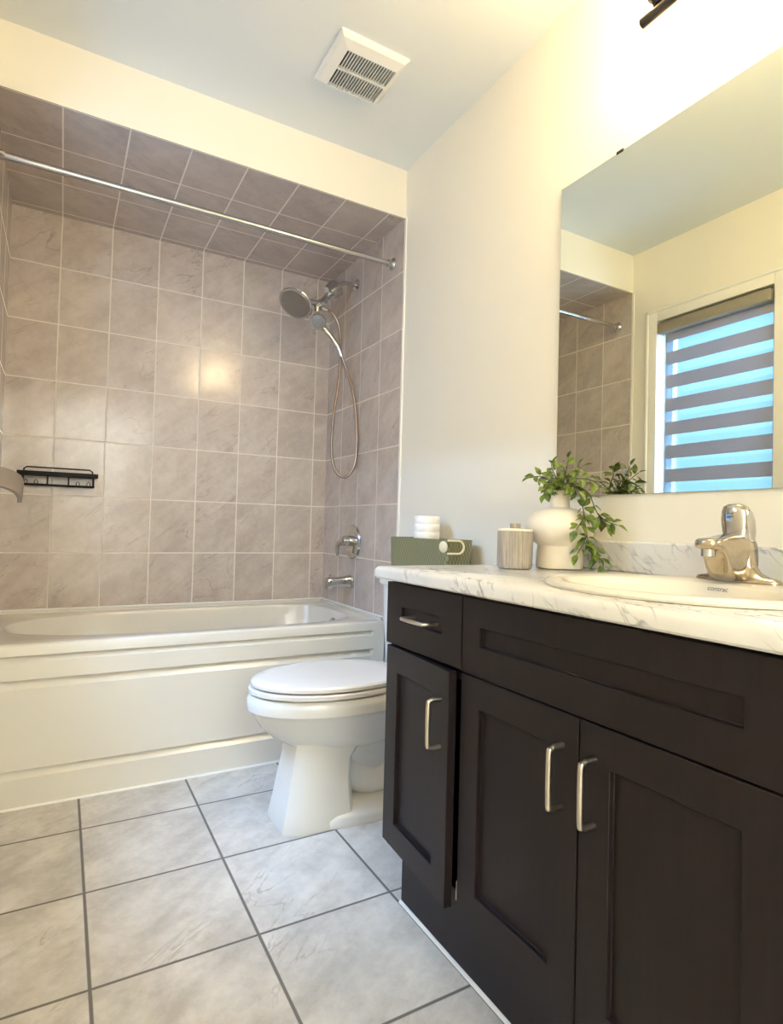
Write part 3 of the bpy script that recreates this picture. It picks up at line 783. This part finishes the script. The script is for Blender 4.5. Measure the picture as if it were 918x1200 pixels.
SY = -0.345
sh = thing('shower_set', 'chrome twin shower head with hanging hose on the tiled wall', 'shower head', (-0.0065, SY, 2.19))
b = bm_new(); lathe(b, [(0, 0), (0.031, 0), (0.031, 0.003), (0.020, 0.012), (0.012, 0.014), (0, 0.014)], (-0.0065, SY, 2.193), (-1, 0, 0), 28)
obj('wall_flange', b, M_['chrome'], sh)
b = bm_new(); tube(b, [(-0.012, SY, 2.193), (-0.06, SY, 2.193), (-0.088, SY, 2.186), (-0.108, SY, 2.168), (-0.125, SY, 2.150)], 0.0105, 14, 6)
obj('shower_arm', b, M_['chrome'], sh)
ax = Vector((-0.72, 0, -0.69)).normalized()
b = bm_new(); lathe(b, [(0.012, -0.008), (0.034, 0.0), (0.041, 0.008), (0.042, 0.045), (0.039, 0.068), (0.028, 0.074), (0, 0.074)], (-0.112, SY, 2.163), ax, 32)
for i in range(26):                                            # knurled ring
    a = 2 * math.pi * i / 26
    q = ax.to_track_quat('Z', 'Y'); c = Vector((-0.112, SY, 2.163))
    tube(b, [c + q @ Vector((0.042 * math.cos(a), 0.042 * math.sin(a), 0.012)), c + q @ Vector((0.042 * math.cos(a), 0.042 * math.sin(a), 0.042))], 0.0018, 6)
obj('filter_housing', b, M_['chrome'], sh)
J = Vector((-0.190, SY - 0.004, 2.070))
b = bm_new(); tube(b, [Vector((-0.160, SY, 2.116)), J, J + Vector((-0.030, -0.004, -0.022)), J + Vector((-0.036, -0.006, -0.062))], [0.015, 0.019, 0.018, 0.014], 18, 5)
tube(b, [J + Vector((-0.015, 0.02, -0.03)), J + Vector((-0.015, -0.038, -0.03))], 0.012, 16)
tube(b, [J + Vector((-0.02, 0, -0.012)), J + Vector((-0.066, -0.005, -0.020))], [0.016, 0.013], 16)
tube(b, [J + Vector((-0.02, 0, -0.034)), J + Vector((0.02, -0.004, -0.040))], [0.012, 0.010], 14)
obj('diverter', b, M_['chrome'], sh)
# large round fixed head
hc = Vector((-0.338, SY - 0.020, 2.025)); ha = Vector((-0.50, -0.32, -0.80)).normalized()
b = bm_new(); lathe(b, [(0.018, -0.040), (0.030, -0.034), (0.060, -0.020), (0.082, -0.008), (0.086, 0.0), (0.083, 0.006), (0.0, 0.006)], hc, ha, 48)
tube(b, [J + Vector((-0.055, -0.005, -0.018)), hc - ha * 0.030], [0.014, 0.020], 16)
hd = obj('spray_head', b, M_['chrome'], sh)
b = bm_new(); lathe(b, [(0, 0.0), (0.075, 0.0), (0.073, 0.004), (0, 0.0055)], hc + ha * 0.0055, ha, 44)
q = ha.to_track_quat('Z', 'Y')
for rr_, k in ((0.014, 6), (0.028, 12), (0.042, 18), (0.058, 24)):
    for i in range(k):
        a = 2 * math.pi * i / k; c = hc + ha * 0.010 + q @ Vector((rr_ * math.cos(a), rr_ * math.sin(a), 0))
        lathe(b, [(0.0022, -0.001), (0.0018, 0.002), (0, 0.002)], c, ha, 6)
obj('nozzle_plate', b, M_['nozzle'], hd)
# small handset docked below, with handle and hose
gc = Vector((-0.222, SY - 0.022, 1.958)); ga = Vector((-0.50, -0.70, -0.50)).normalized()
b = bm_new(); lathe(b, [(0.010, -0.040), (0.026, -0.030), (0.038, -0.012), (0.040, 0.0), (0.036, 0.006), (0, 0.006)], gc, ga, 36)
tube(b, [gc + Vector((0.010, 0.012, -0.004)), gc + Vector((0.060, 0.008, -0.045)), gc + Vector((0.110, 0.004, -0.105)), gc + Vector((0.132, 0.002, -0.150))], [0.017, 0.0135, 0.0125, 0.0105], 16, 6)
hs = obj('handset', b, M_['chrome'], sh)
b = bm_new(); lathe(b, [(0, 0.0), (0.033, 0.0), (0.031, 0.003), (0, 0.004)], gc + ga * 0.006, ga, 32)
obj('nozzle_plate', b, M_['nozzle'], hs)
h0 = gc + Vector((0.130, 0.002, -0.146))
b = bm_new()
HP = [h0, Vector((-0.066, SY - 0.022, 1.75)), Vector((-0.036, SY - 0.048, 1.63)), Vector((-0.022, SY - 0.066, 1.48)), Vector((-0.020, SY - 0.074, 1.33)), Vector((-0.034, SY - 0.068, 1.245)), Vector((-0.070, SY - 0.052, 1.203)),
      Vector((-0.112, SY - 0.032, 1.235)), Vector((-0.132, SY - 0.022, 1.33)), Vector((-0.124, SY - 0.016, 1.50)), Vector((-0.100, SY - 0.012, 1.68)), Vector((-0.092, SY - 0.010, 1.85)), Vector((-0.108, SY - 0.008, 1.97)), Vector((-0.145, SY - 0.008, 2.022)), J + Vector((0.018, -0.004, -0.040))]
tube(b, HP, 0.0072, 12, 10)
obj('hose', b, M_['hose'], sh)

va = thing('shower_valve', 'round chrome shower valve with lever above the tub spout', 'valve', (-0.0065, -0.385, 0.88))
VY, VZ = -0.385, 0.882
b = bm_new(); lathe(b, [(0, 0), (0.084, 0), (0.085, 0.004), (0.080, 0.010), (0.060, 0.014), (0.030, 0.016), (0, 0.016)], (-0.0065, VY, VZ), (-1, 0, 0), 48)
obj('escutcheon', b, M_['chrome'], va)
b = bm_new(); lathe(b, [(0, 0), (0.026, 0), (0.027, 0.028), (0.024, 0.046), (0.016, 0.053), (0, 0.055)], (-0.022, VY, VZ + 0.005), (-1, 0, 0), 28)
tube(b, [(-0.062, VY + 0.004, VZ + 0.004), (-0.076, VY + 0.030, VZ - 0.015), (-0.074, VY + 0.044, VZ - 0.046), (-0.068, VY + 0.050, VZ - 0.070)], [0.017, 0.013, 0.009, 0.007], 16, 6)
obj('lever', b, M_['chrome'], va)

sp = thing('tub_spout', 'chrome bathtub spout with diverter knob below the round valve', 'spout', (-0.0065, -0.378, 0.683))
b = bm_new()
def ssec(x, zc, hw, hh, n=32, e=2.8): return [Vector((x, -0.378 + hw * math.copysign(abs(math.cos(t)) ** (2 / e), math.cos(t)), zc + hh * math.copysign(abs(math.sin(t)) ** (2 / e), math.sin(t)))) for t in [2 * math.pi * i / n for i in range(n)]]
loft(b, [ssec(-0.0065, 0.684, 0.032, 0.032), ssec(-0.030, 0.684, 0.032, 0.032), ssec(-0.036, 0.684, 0.029, 0.028), ssec(-0.095, 0.685, 0.026, 0.023), ssec(-0.118, 0.682, 0.026, 0.026), ssec(-0.130, 0.677, 0.025, 0.031), ssec(-0.142, 0.676, 0.022, 0.029)])
obj('spout_body', b, M_['chrome'], sp)
b = bm_new(); lathe(b, [(0.004, 0), (0.004, 0.012), (0.008, 0.014), (0.008, 0.020), (0, 0.022)], (-0.128, -0.378, 0.702), (0, 0, 1), 16)
obj('diverter_knob', b, M_['chrome'], sp)

# wire soap shelf on the tiled wall
ca = thing('shower_caddy', 'black wire shower shelf with hooks fixed on the tiled wall', 'shower shelf', (-1.30, -0.055, 1.14))
KX0, KX1, KY0, KY1 = -1.442, -1.158, -0.100, -0.008
b = bm_new(); box(b, KX0 - 0.012, KX1 + 0.010, KY0, KY1, 1.147, 1.158, 0.003); box(b, KX0 - 0.014, KX1 + 0.012, KY0 - 0.003, KY0 + 0.004, 1.145, 1.164, 0.002)
obj('shelf', b, M_['black'], ca)
b = bm_new()
r = 0.0032
tube(b, [(KX0 + 0.012, KY0 + 0.004, 1.158), (KX0 + 0.012, KY0 + 0.002, 1.172), (KX0 + 0.022, KY0 + 0.002, 1.180), (KX1 - 0.022, KY0 + 0.002, 1.180), (KX1 - 0.012, KY0 + 0.002, 1.172), (KX1 - 0.012, KY0 + 0.004, 1.158)], r, 8)
obj('guard_rail', b, M_['black'], ca)
b = bm_new()
for x in (KX0 + 0.008, -1.342, -1.262, KX1 - 0.006): tube(b, [(x, KY0 + 0.004, 1.148), (x, KY0 + 0.004, 1.108)], r, 8)
tube(b, [(KX0 + 0.004, KY0 + 0.004, 1.107), (KX1 - 0.002, KY0 + 0.004, 1.107)], 0.0034, 8)
tube(b, [(KX0 + 0.004, KY1 - 0.01, 1.107), (KX1 - 0.002, KY1 - 0.01, 1.107)], r, 8)
for x in (KX0 + 0.006, KX1 - 0.004): tube(b, [(x, KY0 + 0.004, 1.107), (x, KY1, 1.107), (x, KY1, 1.15)], r, 8)
obj('lower_rail', b, M_['black'], ca)
for x in (KX0 + 0.020, KX0 + 0.058, KX1 - 0.068, KX1 - 0.026):
    b = bm_new(); tube(b, [(x - 0.006, KY0 + 0.003, 1.107), (x - 0.006, KY0 + 0.001, 1.121), (x, KY0 + 0.001, 1.127), (x + 0.006, KY0 + 0.001, 1.121), (x + 0.006, KY0 + 0.003, 1.107)], 0.0016, 8)
    obj('hook', b, M_['black'], ca)

# grey fixture at the left wall
gf = thing('wall_holder', 'grey arched hood holder at the left edge beside the black shelf', 'holder', (-1.524, -1.80, 1.03))
hb_c = Vector((-1.396, -1.80, 0.9975)); hax = Vector((0.0, 0.77, 0.64)).normalized(); hs_ = Vector((1, 0, 0)); ht_ = hs_.cross(hax).normalized() * 0.62
def hood(r, leg):
    pr_ = [(r, -leg)] + [(r * math.cos(math.radians(t)), r * math.sin(math.radians(t))) for t in range(0, 181, 10)] + [(-r, -leg)]
    return pr_
b = bm_new()
outer, inner = hood(0.0505, 0.012), hood(0.0440, 0.012)
ring = outer + inner[::-1]
loft(b, [[hb_c + hs_ * (p * k) + ht_ * (q * k) + hax * d for p, q in ring] for d, k in ((0.0, 0.985), (0.003, 1.0), (0.052, 1.0), (0.055, 0.985))])
obj('hood', b, M_['grey'], gf)
b = bm_new(); tube(b, [hb_c + Vector((-0.045, 0.03, 0.03)), (-1.49, -1.76, 1.03), (-1.523, -1.76, 1.03)], 0.008, 12)
lathe(b, [(0, 0), (0.022, 0), (0.022, 0.006), (0, 0.007)], (-1.5235, -1.76, 1.03), (1, 0, 0), 24)
obj('bracket', b, M_['grey'], gf)

# ------------------------------------------------------------------ things on the tank and the counter
# basket
BZ0, BZ1 = 0.770, 0.926
bx0, bx1, by0, by1 = -0.150, -0.034, -1.405, -1.005
bk = thing('storage_basket', 'green woven plastic basket on the toilet tank holding tissue', 'basket', ((bx0 + bx1) / 2, (by0 + by1) / 2, BZ0))
b = bm_new()
def brect(m, z): return sup((bx0 + bx1) / 2, (by0 + by1) / 2, (bx1 - bx0) / 2 + m, (by1 - by0) / 2 + m, z, 64, 12.0)
loft(b, [brect(-0.006, BZ0), brect(-0.004, BZ0 + 0.004), brect(0.0, BZ1 - 0.004), brect(0.0015, BZ1), brect(-0.003, BZ1), brect(-0.004, BZ1 - 0.006), brect(-0.007, BZ0 + 0.004)], True, True)
obj('basket_body', b, M_['weave'], bk)
b = bm_new()
HX, HY, HZ = -0.138, by0 - 0.006, 0.905
P = []
for a in range(0, 181, 15):
    t = math.radians(a - 90); P.append(Vector((HX + 0.030 + 0.022 * math.cos(t), HY - 0.004, HZ - 0.004 + 0.022 * math.sin(t))))
P = [Vector((HX - 0.012, HY, HZ - 0.026))] + P + [Vector((HX - 0.012, HY, HZ + 0.018))]
tube(b, P, 0.0036, 10)
lathe(b, [(0, 0), (0.018, 0), (0.020, 0.003), (0.014, 0.006), (0, 0.007)], (bx0 + 0.001, by0 + 0.018, HZ - 0.004), (-1, -0.2, 0), 24)
obj('handle', b, M_['cream'], bk, label='cream loop handle')
# tall paper roll standing in the basket
t = thing('paper_roll', 'tall white paper roll standing in the green basket', 'paper roll', (-0.092, -1.19, BZ0 + 0.0045))
b = bm_new(); R = 0.048; pr_ = [(0.020, 0.0), (R - 0.004, 0.0)]
for i in range(8):
    pr_ += [(R, 0.003 + i * 0.029), (R, 0.027 + i * 0.029), (R - 0.0012, 0.0295 + i * 0.029)]
pr_ += [(R - 0.005, 0.233), (0.020, 0.233), (0.019, 0.20)]
lathe(b, pr_, (-0.092, -1.19, BZ0 + 0.0045), (0, 0, 1), 40, True, True)
obj('paper', b, M_['paper'], t)

# wooden canister
cn = thing('canister', 'grey wood-grain round canister with lid on the countertop', 'canister', (-0.250, -1.858, CT1))
b = bm_new(); c = (-0.250, -1.858, CT1)
lathe(b, [(0.038, 0.0), (0.043, 0.003), (0.0455, 0.012), (0.0455, 0.096), (0.044, 0.098), (0, 0.098)], c, (0, 0, 1), 40)
obj('canister_body', b, M_['drift'], cn)
b = bm_new(); lathe(b, [(0.045, 0.0985), (0.045, 0.101), (0.040, 0.104), (0, 0.105)], c, (0, 0, 1), 40)
ld = obj('lid', b, M_['vase'], cn, label='pale disc lid')
b = bm_new(); box(b, c[0] - 0.010, c[0] + 0.010, c[1] - 0.010, c[1] + 0.010, CT1 + 0.104, CT1 + 0.119, 0.002)
obj('knob', b, M_['drift'], ld, label='square grey wood knob')

# vase
vc = (-0.114, -1.881, CT1)
b = bm_new()
lathe(b, [(0.052, 0.0), (0.061, 0.003), (0.062, 0.02), (0.060, 0.045), (0.0575, 0.062), (0.062, 0.066), (0.078, 0.078), (0.090, 0.100), (0.092, 0.115), (0.085, 0.135), (0.066, 0.152), (0.040, 0.160), (0.026, 0.164), (0.0245, 0.172), (0.0245, 0.206), (0.0265, 0.210), (0.022, 0.210), (0.020, 0.20), (0.020, 0.165), (0, 0.160)], vc, (0, 0, 1), 56)
obj('vase', b, M_['vase'], None, 40, None, 'cream mushroom-shaped vase on the countertop holding a trailing plant', 'vase', None, vc)

# trailing leafy plant in the vase
pl = thing('trailing_plant', 'green trailing leafy sprig hanging from the cream vase', 'plant', (vc[0], vc[1], CT1 + 0.17))
sb, lb = bm_new(), bm_new()
def leaf(p, d, L, w, nrm):
    d = d.normalized(); s = d.cross(nrm).normalized(); nn = s.cross(d).normalized()
    prof = ((0.0, 0.05), (0.18, 0.62), (0.42, 1.0), (0.66, 0.80), (0.86, 0.38), (1.0, 0.03))
    C_, A_, B_ = [], [], []
    for t, k in prof:
        base = p + d * (L * t) - nn * (0.18 * L * t * t)
        C_.append(lb.verts.new(base)); A_.append(lb.verts.new(base + s * (w * k) + nn * (w * k * 0.35))); B_.append(lb.verts.new(base - s * (w * k) + nn * (w * k * 0.35)))
    for i in range(len(prof) - 1):
        lb.faces.new((C_[i], A_[i], A_[i + 1], C_[i + 1])); lb.faces.new((B_[i], C_[i], C_[i + 1], B_[i + 1]))
rnd = random.Random(11)
def sprig(P, nleaf, L=0.026, start=0.15):
    pts = catmull(P, 8)
    tube(sb, pts, [0.0017, 0.0011], 6)
    m = len(pts)
    for i in range(nleaf):
        u = start + (1 - start) * i / max(1, nleaf - 1)
        k = min(int(u * (m - 1)), m - 2); p = pts[k]; t = (pts[k + 1] - pts[k]).normalized()
        side = Vector((rnd.uniform(-1, 1), rnd.uniform(-1, 1), rnd.uniform(-0.5, 0.8))); side = (side - t * side.dot(t)).normalized()
        for sgn in ((1, -1) if i < nleaf - 1 else (0,)):
            d = t * rnd.uniform(0.4, 0.9) + side * sgn + Vector((0, 0, -0.1))
            nv = Vector((rnd.uniform(-0.8, 0.2), rnd.uniform(-0.9, 0.1), rnd.uniform(0.3, 1)))
            l = L * rnd.uniform(0.75, 1.2); o = p + d.normalized() * 0.004
            leaf(o, d, l * 1.15, l * 0.34, nv)
V0 = Vector((vc[0], vc[1], CT1 + 0.19))
def A3(*ps): return [V0] + [V0 + Vector(q) for q in ps]
# bushy top
sprig(A3((-0.02, 0.0, 0.035), (-0.055, 0.01, 0.055), (-0.095, 0.015, 0.050)), 7)
sprig(A3((-0.02, -0.01, 0.04), (-0.05, -0.02, 0.07), (-0.065, -0.03, 0.085)), 6)
sprig(A3((0.0, -0.01, 0.04), (-0.01, -0.03, 0.075), (-0.015, -0.04, 0.10)), 6)
sprig(A3((0.02, 0.0, 0.04), (0.03, -0.02, 0.07), (0.045, -0.03, 0.085)), 6)
sprig(A3((-0.03, -0.01, 0.03), (-0.07, -0.025, 0.03), (-0.09, -0.03, 0.005)), 6)
sprig(A3((0.01, 0.02, 0.04), (0.02, 0.05, 0.06), (0.03, 0.08, 0.05)), 6)
sprig(A3((0.0, -0.02, 0.035), (0.01, -0.05, 0.05), (0.02, -0.085, 0.045), (0.03, -0.11, 0.030)), 7)
sprig(A3((-0.015, -0.02, 0.03), (-0.02, -0.05, 0.035), (-0.02, -0.08, 0.015)), 6)
# trailing down in front
sprig(A3((0.0, -0.03, 0.03), (0.0, -0.065, 0.01), (0.0, -0.085, -0.05), (0.005, -0.095, -0.115), (0.03, -0.11, -0.155)), 12, 0.028)
sprig(A3((0.01, -0.03, 0.03), (0.025, -0.07, 0.015), (0.035, -0.095, -0.04), (0.055, -0.11, -0.075)), 9, 0.028)
sprig([V0 + Vector(q) for q in ((0.0, -0.082, -0.045), (-0.02, -0.095, -0.06), (-0.045, -0.10, -0.085))], 4, 0.028)
sprig([V0 + Vector(q) for q in ((0.003, -0.09, -0.10), (-0.02, -0.10, -0.12), (-0.045, -0.105, -0.145))], 4, 0.028)
sprig([V0 + Vector(q) for q in ((0.004, -0.092, -0.11), (0.02, -0.11, -0.14), (0.02, -0.12, -0.17))], 4, 0.028)
sprig([V0 + Vector(q) for q in ((0.035, -0.095, -0.04), (0.05, -0.11, -0.06), (0.075, -0.125, -0.07))], 4, 0.028)
obj('stems', sb, M_['stem'], pl)
obj('foliage', lb, M_['leaf'], pl)
